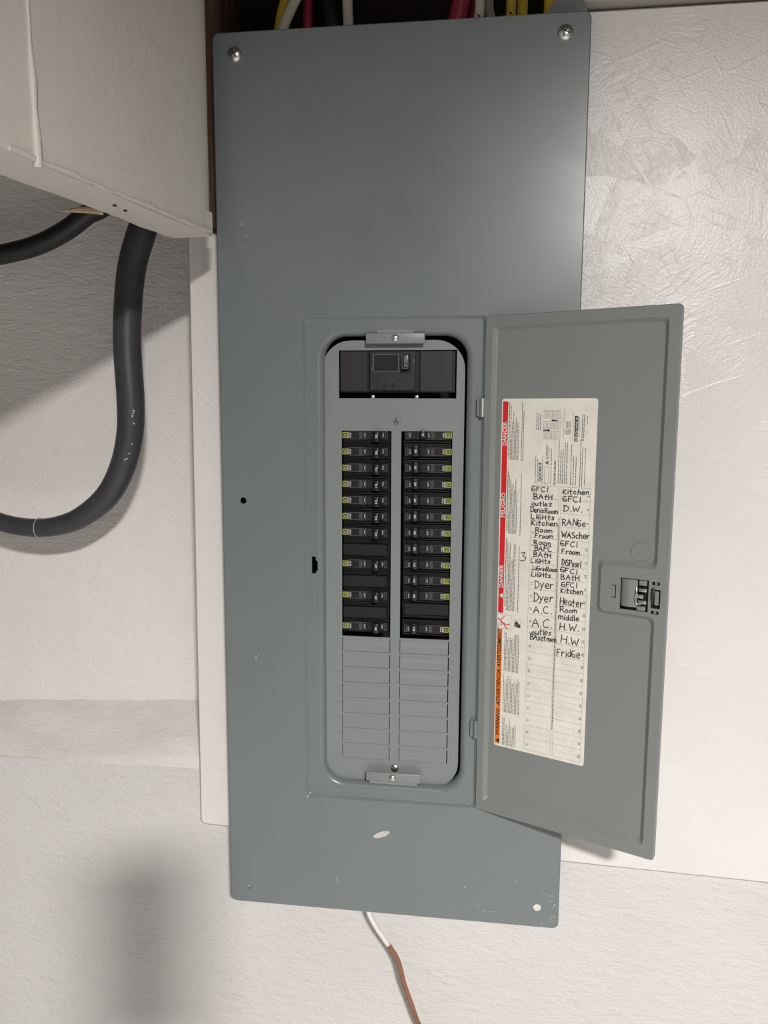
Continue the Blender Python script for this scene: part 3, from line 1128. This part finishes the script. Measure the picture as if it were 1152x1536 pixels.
# handwriting: single-stroke pen letters
HW = {
    'A': [[(0, 0), (.3, 1), (.62, 0)], [(.12, .38), (.52, .42)]],
    'B': [[(.08, 1), (.08, 0)], [(.02, .98), (.4, .96), (.5, .76), (.36, .56), (.1, .52)], [(.1, .52), (.5, .46), (.58, .22), (.4, .03), (.05, 0)]],
    'C': [[(.55, .88), (.36, 1), (.12, .8), (.04, .45), (.14, .12), (.36, 0), (.58, .12)]],
    'D': [[(.1, 1), (.1, 0)], [(0, .98), (.35, .95), (.58, .65), (.55, .3), (.32, .04), (.04, 0)]],
    'F': [[(.1, 1), (.06, 0)], [(.06, .98), (.55, 1)], [(.08, .54), (.42, .56)]],
    'G': [[(.5, .98), (.16, .94), (.04, .6), (.08, .2), (.3, .02), (.52, .2), (.46, .46), (.12, .44)]],
    'H': [[(.06, 1), (.04, 0)], [(.54, 1), (.52, 0)], [(.05, .48), (.54, .54)]],
    'I': [[(.2, 1), (.18, 0)]],
    'K': [[(.08, 1), (.06, 0)], [(.5, .95), (.08, .45), (.52, 0)]],
    'L': [[(.08, 1), (.06, .04), (.5, .06)]],
    'N': [[(.05, 0), (.08, 1), (.5, .02), (.54, 1)]],
    'P': [[(.08, 1), (.06, 0)], [(.04, .98), (.45, .92), (.5, .62), (.1, .46)]],
    'R': [[(.08, 1), (.06, 0)], [(.02, .96), (.42, .98), (.5, .72), (.36, .54), (.1, .48)], [(.24, .5), (.56, 0)]],
    'S': [[(.5, .92), (.24, 1), (.08, .78), (.2, .56), (.42, .44), (.5, .2), (.3, 0), (.04, .08)]],
    'W': [[(.02, 1), (.18, 0), (.36, .7), (.54, 0), (.74, 1)]],
    'a': [[(.42, .56), (.14, .56), (.05, .25), (.2, .02), (.4, .2), (.42, .56), (.46, .02)]],
    'c': [[(.42, .5), (.22, .62), (.05, .36), (.18, .04), (.44, .1)]],
    'd': [[(.4, .5), (.16, .56), (.05, .26), (.2, .02), (.4, .2)], [(.42, 1), (.42, .02)]],
    'e': [[(.08, .3), (.42, .36), (.34, .62), (.12, .56), (.04, .28), (.18, .02), (.46, .1)]],
    'h': [[(.08, 1), (.06, 0)], [(.07, .34), (.24, .58), (.4, .46), (.42, 0)]],
    'i': [[(.14, .6), (.13, 0)], [(.15, .82), (.16, .9)]],
    'k': [[(.08, 1), (.06, 0)], [(.4, .6), (.08, .28), (.42, 0)]],
    'l': [[(.14, 1), (.13, 0)]],
    'm': [[(.04, .58), (.05, 0)], [(.05, .4), (.2, .6), (.3, .46), (.3, .04)], [(.3, .42), (.46, .6), (.58, .46), (.6, 0)]],
    'n': [[(.05, .58), (.06, 0)], [(.06, .38), (.24, .6), (.4, .46), (.42, 0)]],
    'o': [[(.22, .58), (.06, .4), (.08, .1), (.26, .02), (.42, .2), (.38, .5), (.22, .58)]],
    'r': [[(.06, .58), (.08, 0)], [(.08, .34), (.22, .54), (.42, .52)]],
    's': [[(.4, .56), (.2, .62), (.08, .48), (.3, .3), (.36, .12), (.2, 0), (.04, .06)]],
    't': [[(.2, .96), (.18, .06), (.3, 0)], [(.02, .6), (.42, .62)]],
    'u': [[(.05, .58), (.08, .12), (.22, .02), (.4, .16), (.42, .58)], [(.42, .58), (.44, 0)]],
    'v': [[(.04, .58), (.2, 0), (.4, .6)]],
    'y': [[(.04, .6), (.22, .12)], [(.46, .66), (.22, .1), (.06, -.32)]],
    'p': [[(.06, .58), (.05, -.3)], [(.06, .42), (.26, .6), (.42, .36), (.26, .08), (.07, .12)]],
    '3': [[(.05, .95), (.4, 1), (.22, .58), (.5, .4), (.42, .06), (.06, 0)]],
    '.': [[(.08, .06), (.14, .02)]],
}
WRITING = [('GFCI', 0.0536, -0.4618, 0.0705, -0.4619, 0.0059), ('BAtH', 0.0559, -0.4697, 0.0756, -0.469, 0.0064), ('outles', 0.0541, -0.4768, 0.0748, -0.4764, 0.0054), ('DenisRoom', 0.0529, -0.4833, 0.0815, -0.4834, 0.0059), ('LIGHts', 0.0535, -0.4902, 0.0785, -0.4899, 0.0059), ('Kitchen', 0.0545, -0.4966, 0.0814, -0.4961, 0.0059), ('Room', 0.0586, -0.5038, 0.0765, -0.5034, 0.0054), ('Froom', 0.0586, -0.5098, 0.0773, -0.5092, 0.0054), ('Room', 0.0577, -0.5167, 0.0753, -0.5163, 0.0054), ('BAFC', 0.0586, -0.5227, 0.0764, -0.5226, 0.006), ('BAtH', 0.0577, -0.5293, 0.0762, -0.5289, 0.0065), ('LiGHts', 0.0551, -0.5362, 0.0757, -0.5351, 0.0054), ('LiGvinRoom', 0.0573, -0.5436, 0.0834, -0.5431, 0.0055), ('LiGHts', 0.0559, -0.5503, 0.0767, -0.5495, 0.0055), ('Kitchen', 0.0862, -0.4626, 0.1126, -0.4621, 0.0057), ('GFCI', 0.0865, -0.4699, 0.1042, -0.4698, 0.0063), ('D.W.', 0.0873, -0.4798, 0.1069, -0.4795, 0.0068), ('RANGe', 0.0868, -0.4935, 0.1105, -0.4932, 0.0079), ('WAScher', 0.0867, -0.5062, 0.1149, -0.5053, 0.0074), ('GFCI', 0.0857, -0.5153, 0.1028, -0.5153, 0.0064), ('Froom', 0.0873, -0.5232, 0.1056, -0.5229, 0.0058), ('DiSPoseI', 0.0877, -0.5343, 0.1074, -0.5348, 0.0075), ('GFCI', 0.0863, -0.542, 0.1038, -0.5427, 0.0059), ('BAtH', 0.0874, -0.5493, 0.1064, -0.5487, 0.0064), ('3', 0.0427, -0.5336, 0.0488, -0.533, 0.0099), ('Dyer', 0.0598, -0.5604, 0.0798, -0.5595, 0.0093), ('Dyer', 0.0591, -0.5742, 0.0797, -0.5731, 0.0099), ('A.C.', 0.0595, -0.5874, 0.079, -0.5857, 0.0094), ('A.C.', 0.0583, -0.602, 0.0795, -0.5999, 0.01), ('outles', 0.0586, -0.6114, 0.079, -0.6093, 0.0067), ('BAsetmen', 0.0568, -0.6167, 0.0848, -0.6156, 0.0067), ('GFCI', 0.0879, -0.5575, 0.104, -0.5566, 0.0059), ('Kitchen', 0.0876, -0.5634, 0.1104, -0.5627, 0.0059), ('Heater', 0.0872, -0.5743, 0.111, -0.5743, 0.0092), ('Room', 0.0875, -0.5835, 0.105, -0.5821, 0.0065), ('middle', 0.0861, -0.5907, 0.1079, -0.5903, 0.0071), ('H.W.', 0.0878, -0.6008, 0.1075, -0.6, 0.0087), ('H.W', 0.0894, -0.6137, 0.108, -0.6151, 0.0093), ('FridGe', 0.0857, -0.6286, 0.1099, -0.6272, 0.0093)]
GW = {k: max(p[0] for s in g for p in s) + .14 for k, g in HW.items()}
for word, xa, za, xb, zb, hh in WRITING:
    tot = sum(GW[ch] for ch in word) - .14
    sx = (xb - xa) / tot
    cur = 0.0
    hh *= .84
    pen = Print(y3)
    for ch in word:
        jx, jz, js, jr = random.uniform(-.02, .02), random.uniform(-.05, .05), random.uniform(.92, 1.1), random.uniform(-.05, .07)
        for s in HW[ch]:
            pts_ = []
            # smooth the pen path
            raw = [Vector(p) for p in s]
            if len(raw) > 2:
                sm_ = []
                for i in range(len(raw) - 1):
                    p0, p1, p2, p3 = raw[max(i - 1, 0)], raw[i], raw[i + 1], raw[min(i + 2, len(raw) - 1)]
                    for q_ in range(3):
                        t = q_ / 3
                        sm_.append(0.5 * (2 * p1 + (p2 - p0) * t + (2 * p0 - 5 * p1 + 4 * p2 - p3) * t * t + (3 * p1 - p0 - 3 * p2 + p3) * t ** 3) if ch not in 'AWNKLvy' else p1 + (p2 - p1) * t)
                sm_.append(raw[-1])
                raw = sm_
            for p in raw:
                gx, gz = p.x * js + jx + jr * p.y, p.y * js + jz
                X = xa + (cur + gx) * sx
                f_ = (X - xa) / (xb - xa)
                pts_.append((X, za + (zb - za) * f_ + (gz - .5) * hh))
            pen.stroke(pts_, .00080)
        cur += GW[ch]
    pen.build('handwritten_word', 'ink', door)

# ================================================================== BREAKERS
PITCH = 0.01785
HX = 0.0270


def text_mesh(name, items, y, mat):
    p = Print(y)
    for it in items:
        if it[0] == 'r':
            p.rect(*it[1:])
        elif it[0] == 'f':
            p.frame(*it[1:])
        else:
            p.text(*it[1:])
    me_ = bpy.data.meshes.new(name)
    me_.from_pydata(p.v, [], p.f)
    me_.materials.append(M[mat])
    return me_


def breaker_meshes(two_pole):
    ms = {}
    bm = bmesh.new()
    hz = PITCH / 2 - .0002
    topz = hz + (PITCH if two_pole else 0)
    # stepped housing
    add_box(bm, -HX, HX - .0012, .0052, .012, -hz, topz, bev=.0005, seg=1)
    add_box(bm, -HX + .0002, HX - .0022, .0026, .008, -.0066, .0062, bev=.0005, seg=1)
    add_box(bm, -HX + .0003, HX - .0035, .0008, .005, -.0052, .0052, bev=.0005, seg=1)
    add_box(bm, -HX + .0008, HX - .004, .0000, .002, -.0046, .0046, bev=.0004, seg=1)
    add_box(bm, -HX + .0010, HX - .0015, .0022, .005, .0066, .0080, bev=.0003, seg=1)
    if two_pole:
        add_box(bm, -HX + .0004, HX - .0035, .0004, .005, .0088, .0088 + .0135, bev=.0007, seg=1)
        add_box(bm, -HX + .0010, HX - .0020, .0018, .005, .0229, .0240, bev=.0003, seg=1)
    ms['body'] = finish(bm, 'body')
    ms['body'].materials.append(M['black'])
    # black block beside the handle, painting in the shade of its slot
    bm = bmesh.new()
    add_box(bm, .0002, .0052, -.0003, .001, -.0044, .0044)
    ms['handle_slot'] = finish(bm, 'handle_slot')
    ms['handle_slot'].materials.append(M['slot_shade'])
    # rocker handle, a little waisted
    bm = bmesh.new()
    prof = [(-.0046, .001), (-.0042, -.0030), (-.0026, -.0058), (.0020, -.0062), (.0036, -.0046), (.0042, .001)]
    A_ = [bm.verts.new((x, y, -.0062 - (.0006 if y < -.004 else 0))) for x, y in prof]
    B_ = [bm.verts.new((x, y, .0046)) for x, y in prof]
    bm.faces.new(A_)
    bm.faces.new(B_[::-1])
    for i in range(len(prof)):
        j = (i + 1) % len(prof)
        bm.faces.new((A_[i], A_[j], B_[j], B_[i]))
    bmesh.ops.bevel(bm, geom=bm.edges[:], offset=.0005, segments=1, affect='EDGES')
    ms['handle'] = finish(bm, 'handle', 35)
    ms['handle'].materials.append(M['black2'])
    # square yellow-green badge
    bm = bmesh.new()
    sq = lambda a: [(-.0238 - a, -a), (-.0238 + a, -a), (-.0238 + a, a), (-.0238 - a, a)]
    for a_, b_ in ((.0031, .0021),):
        l_0, l_1 = loop(bm, sq(a_), -.0003), loop(bm, sq(b_), -.0003)
        bridge(bm, l_0, l_1)
    l_2, l_3 = loop(bm, sq(.0013), -.0003), loop(bm, sq(.0006), -.0003)
    bridge(bm, l_2, l_3)
    ms['badge'] = finish(bm, 'badge')
    ms['badge'].materials.append(M['yellow_print'])
    ms['window'] = text_mesh('window', [('r', -.0084, -.0046, -.0034, .0034)], -.0002, 'window')
    ms['white_print'] = text_mesh('white_print', [('r', -.0201, -.0196, -.0030, .0032), ('t', '10 kA', -.0172, -.0026, .0022, 90, .0052, True),
                                                  ('t', 'AMP', -.0014, -.0024, .0021, 90, .0048), ('t', 'ON', .0188, -.0020, .0022, 90, .0044)], -.0003, 'white_print')
    ms['fine_frame'] = text_mesh('fine_frame', [('f', -.0190, -.0008, -.0043, .0043, .00016), ('f', .0202, .0228, -.0040, .0040, .00016)], -.0003, 'dim_print')
    return ms


rating = {r: text_mesh('rating', [('t', r, .0013, -.0030, .0030, 90, .0040, True)], -.0065, 'white_print') for r in ('15', '20', '30', '40', '50')}
MS1, MS2 = breaker_meshes(False), breaker_meshes(True)
BY_ = DF + .0020


def breaker(x, z, flip, amps, two, label, group, off=False):
    e_ = empty('double_breaker' if two else 'circuit_breaker', (x, BY_, z), (0, math.pi if flip else 0, 0))
    tag(e_, label, 'circuit breaker', group)
    ms = MS2 if two else MS1
    for k in ('body', 'handle_slot', 'badge', 'window', 'white_print', 'fine_frame'):
        p_ = link(k, ms[k], None, e_)
        if k in ('badge', 'white_print', 'fine_frame'):
            p_['kind'] = 'stuff'
    h = link('handle', ms['handle'], None, e_)
    h.location = (.0036 if off else .0112, 0, 0)
    link('rating', rating[amps], None, h)
    if off:
        h.scale = (1, 1, .68)


ordn = ['topmost', 'second', 'third', 'fourth', 'fifth', 'sixth', 'seventh', 'eighth', 'ninth', 'tenth']
XL, XR = (LX0 + LX1) / 2, (RX0c + RX1c) / 2
zl = [-.4099 - .0178 * k for k in range(13)]
lamps = ['20', '20', '15', '15', '15', '15', '15']
for k in range(7):
    lab = 'topmost black single breaker in the left column, badge at its left' if k == 0 else '%s black single breaker from the top of the left column' % ordn[k]
    breaker(XL, zl[k], False, lamps[k], False, lab, 'single breakers in the left column')
for j, (k, am, lab) in enumerate(((8, '30', 'uppermost wide black double breaker low in the left column'), (10, '30', 'middle wide black double breaker low in the left column'),
                                  (12, '30', 'bottom wide black double breaker of the left column'))):
    breaker(XL, zl[k], False, am, True, lab, 'double breakers in the left column')
zr = [-.4094 - .01775 * k for k in range(13)]
for k in range(10):
    lab = 'topmost black single breaker in the right column, switched the other way' if k == 0 else '%s black single breaker from the top of the right column' % ordn[k]
    breaker(XR, zr[k], True, '20' if k < 8 else '15', False, lab, 'single breakers in the right column', off=(k == 0))
breaker(XR, zr[10] + .0005, True, '30', True, 'wide black double breaker low in the right column', 'double breaker in the right column')
breaker(XR, -.6240, True, '15', False, 'bottom black single breaker of the right column under the wide one', 'single breakers in the right column')

# main breaker
mb = empty('main_breaker', (.1922, DF, -.3448))
tag(mb, 'large black main breaker across the top of the panel', 'main breaker')
bm = bmesh.new()
add_box(bm, -.0628, .0618, .0035, .012, -.0190, .0252, bev=.0006)
obj('body', bm, 'black', mb)
obj('side_cover', box(-.0622, -.0330, .0006, .006, -.0178, .0248, bev=.0008), 'charcoal', mb)
obj('side_cover', box(.0240, .0592, .0006, .006, -.0182, .0248, bev=.0008), 'charcoal', mb)
hsx = box(-.0295, .0195, -.0022, .006, -.0170, .0244, bev=.0008)
face = obj('switch_housing', hsx, 'charcoal', mb)
obj('rating_plate', box(-.0250, .0015, -.0028, -.0015, .0028, .0208, bev=.0002), 'black2', mb)
pf = Print(-.0030)
pf.frame(-.0252, .0017, .0026, .0210, .0003)
pf.build('plate_border', 'dim_print', mb)
obj('switch_slot', box(.0040, .0148, -.0026, -.001, .0008, .0212), 'slot_shade', mb)
hnd = obj('handle', box(.0056, .0130, -.0105, .001, .0052, .0200, bev=.0009), 'black2', mb, smooth=40)
hp = Print(-.0107)
hp.text('200', .0110, .0068, .0040, 90, .0115, True)
hp.frame(.0060, .0126, .0056, .0196, .0003)
hp.build('amp_number', 'dim_print', hnd)
for x in (-.0205, .0020):
    obj('screw_hole', tube([(x, -.0025, -.0055), (x, -.0015, -.0055)], .0013, n=14, sub=1), 'slot_shade', mb)
for x in (-.0145, -.0050):
    obj('notch', box(x, x + .0017, -.0026, -.001, -.0165, -.0100), 'slot_shade', mb)
pf = Print(-.0024)
pf.text('ON', .0190, .0120, .0026, 90)
pf.text('OFF', -.0262, .0040, .0022, 90)
pf.build('small_lettering', 'dim_print', mb, True)
for x in (-.0265, .0210):
    obj('terminal_screw', dome(x, -.0238, .0015, .0026, .0012, 14, 3), 'chrome', mb, smooth=60)

# ================================================================== CABLES
cab = [(-.070, .045, -.08), (-.0882, .036, -.1609), (-0.097, 0.03, -0.1891), (-0.1093, 0.03, -0.2247), (-0.1158, 0.03, -0.2683), (-0.1183, 0.03, -0.3126), (-0.1167, 0.03, -0.3725), (-0.119, 0.03, -0.4105), (-0.1295, 0.03, -0.4491), (-0.1507, 0.03, -0.4845), (-0.1851, 0.03, -0.5105), (-0.2193, 0.03, -0.5217), (-0.2533, 0.03, -0.5233), (-0.2873, 0.03, -0.5176), (-0.3209, 0.03, -0.5039), (-.37, .03, -.478), (-.45, .035, -.43), (-.53, .045, -.30), (-.56, .06, .1)]
rads = [.0155] * 7 + [.0150, .0146, .0140, .0125, .0113, .0109, .0108] + [.0108] * 5
sc = obj('service_cable', tube(cab, rads, n=24, sub=8), 'cable', smooth=80)
tag(sc, 'thick dark grey cable hanging in a loop below the bulkhead', 'cable')
# pale tie mark round the loop
bm = bmesh.new()
c0 = Vector((-0.2385, 0.03, -0.5232))
add_tube(bm, [c0 + Vector((.0025 * math.cos(a_) * 0, 0, 0)) + Vector((.001, math.sin(a_) * -.0116, math.cos(a_) * .0116)) for a_ in [math.pi * 2 * k / 24 for k in range(25)]], .0004, n=6, sub=1, cap=False)
obj('tie_mark', bm, 'paintmark', sc)
pm = bmesh.new()
for (x, z) in ((-.1075, -.3850), (-.1085, -.3875), (-.1095, -.3905), (-.1080, -.3990), (-.1110, -.4220), (-.1150, -.4330), (-.1180, -.4390), (-.1205, -.4400)):
    bmesh.ops.create_icosphere(pm, subdivisions=1, radius=random.uniform(.0009, .0016), matrix=Matrix.Translation((x, .0175, z)))
obj('paint_drips', pm, 'paintmark', sc)['kind'] = 'stuff'
cab2 = [(-.12, .06, -.07), (-0.1462, 0.055, -0.1440), (-0.171, 0.05, -0.1623), (-0.1963, 0.05, -0.1786), (-0.23, 0.05, -0.1934), (-0.2637, 0.05, -0.2016), (-0.2976, 0.05, -0.2055), (-.34, .05, -.200), (-.40, .06, -.17), (-.46, .07, -.05)]
bc = obj('service_cable', tube(cab2, .0112, n=20, sub=6), 'cable2', smooth=80)
tag(bc, 'black cable curving left out from behind the bulkhead', 'cable')


def feeder(name, path, r, mat, label, flat=1.0):
    o_ = obj(name, tube(path, r, n=14, sub=5, flat=flat), mat, smooth=80)
    tag(o_, label, 'wire')
    return o_


FG = [
    ('wire', [(.042, .060, -.04), (.052, .058, .01), (.061, .056, .05), (.084, .055, .10), (.105, .055, .16), (.14, .055, .42)], .0052, 'yellow_jacket', 'yellow cable beside the slanting white wire above the panel, far left', .6),
    ('wire', [(.046, .05, -.04), (.058, .05, .012), (.0705, .05, .042), (.095, .05, .085), (.115, .05, .14), (.16, .05, .42)], .0058, 'white_jacket', 'white wire slanting up out of the panel top, leftmost', .6),
    ('wire', [(.076, .066, -.04), (.080, .066, .02), (.086, .066, .06), (.09, .066, .42)], .0055, 'red_jacket', 'dark red wire behind the slanting white wire above the panel', 1),
    ('wire', [(.115, .085, -.04), (.111, .085, .03), (.101, .086, .075), (.097, .088, .14), (.095, .092, .42)], .0115, 'blue_jacket', 'thick black wire at the top of the panel, left of centre', 1),
    ('wire', [(.131, .062, -.04), (.131, .062, .03), (.130, .062, .08), (.13, .062, .42)], .0056, 'white_jacket', 'straight white wire beside the thick black wire', .7),
    ('wire', [(.243, .05, -.04), (.2475, .05, .015), (.254, .05, .05), (.262, .05, .12), (.27, .05, .42)], .0095, 'red_jacket', 'bright red wire at the top edge, nearer the panel middle', 1),
    ('wire', [(.262, .06, -.04), (.2645, .06, .02), (.266, .06, .06), (.272, .06, .42)], .0042, 'red_jacket', 'thin red wire squeezed beside the white one above the panel', 1),
    ('wire', [(.269, .05, -.04), (.2705, .05, .02), (.272, .05, .06), (.275, .05, .42)], .0052, 'white_jacket', 'upright white wire right of the red wires', .7),
    ('wire', [(.283, .075, -.04), (.283, .075, .03), (.280, .075, .08), (.28, .075, .42)], .0052, 'header', 'grey wire set back right of the upright white wire', .7),
    ('wire', [(.303, .05, -.04), (.3035, .05, .02), (.304, .05, .06), (.305, .05, .42)], .0050, 'yellow_jacket', 'yellow cable in front of its pair above the panel', 1),
    ('wire', [(.315, .06, -.04), (.3152, .06, .02), (.3155, .06, .06), (.316, .06, .42)], .0058, 'yellow_jacket', 'yellow cable tucked behind the right of the yellow pair', .6),
    ('wire', [(.3435, .055, -.04), (.3438, .055, .02), (.344, .055, .06), (.345, .055, .42)], .0065, 'yellow_jacket', 'single yellow cable near the top right screw', .7),
]
for a_ in FG:
    feeder(*a_)

# loose wire under the panel
lw = empty('loose_wire', (.1626, .015, -.9699))
tag(lw, 'thin white and brown wire hanging below the panel', 'wire')
wp = [(0.157, 0.026, -0.930), (0.1586, 0.020, -0.950), (0.1626, 0.015, -0.9699), (0.1722, 0.015, -0.9894), (0.1866, 0.015, -1.0102)]
wp2 = [(0.1862, 0.015, -1.0096), (0.1979, 0.015, -1.0297), (0.2053, 0.015, -1.0574), (0.2135, 0.017, -1.0835), (0.2225, 0.02, -1.1122), (0.2332, 0.024, -1.1373), (.242, .030, -1.19), (.244, .036, -1.30)]
off_ = Vector(lw.location)
obj('white_insulation', tube([Vector(p) - off_ for p in wp], .0030, n=12, sub=6), 'white_wire', lw, smooth=80)
obj('brown_insulation', tube([Vector(p) - off_ for p in wp2], [.0031, .0032] + [.0029] * 6, n=12, sub=6), 'brown_wire', lw, smooth=80)

# ================================================================== OFF FRAME
# the ceiling lamp that lights the wall
cl = empty('ceiling_lamp', (LAMP.x, LAMP.y, .5))
tag(cl, 'round white disc lamp on the ceiling behind the viewer', 'ceiling lamp')
bm = bmesh.new()
add_tube(bm, [(0, 0, 0), (0, 0, -.036)], [.105, .098], n=40, sub=1)
obj('trim_ring', bm, 'lamp_white', cl, smooth=40)
bm = bmesh.new()
add_tube(bm, [(0, 0, -.034), (0, 0, -.038)], .082, n=40, sub=1)
obj('diffuser', bm, 'diffuser', cl, smooth=40)
# the phone that takes the picture, whose shadow falls on the wall at the lower left
ph = empty('smartphone', CAM, cam.rotation_euler)
tag(ph, 'dark smartphone held up before the panel, casting the soft shadow lower left', 'phone')
bm = bmesh.new()
add_box(bm, -.056, .016, -.131, .016, .008, .016, bev=.0035, seg=3)
obj('body', bm, 'phone', ph, smooth=40)
bm = bmesh.new()
add_box(bm, -.022, .012, -.024, .012, .0055, .009, bev=.0015, seg=2)
bmp = obj('camera_bump', bm, 'phone', ph, smooth=40)
obj('lens_ring', tube([(-.011, -.012, .006), (-.011, -.012, .0045)], .0065, n=20, sub=1), 'black2', bmp, smooth=40)
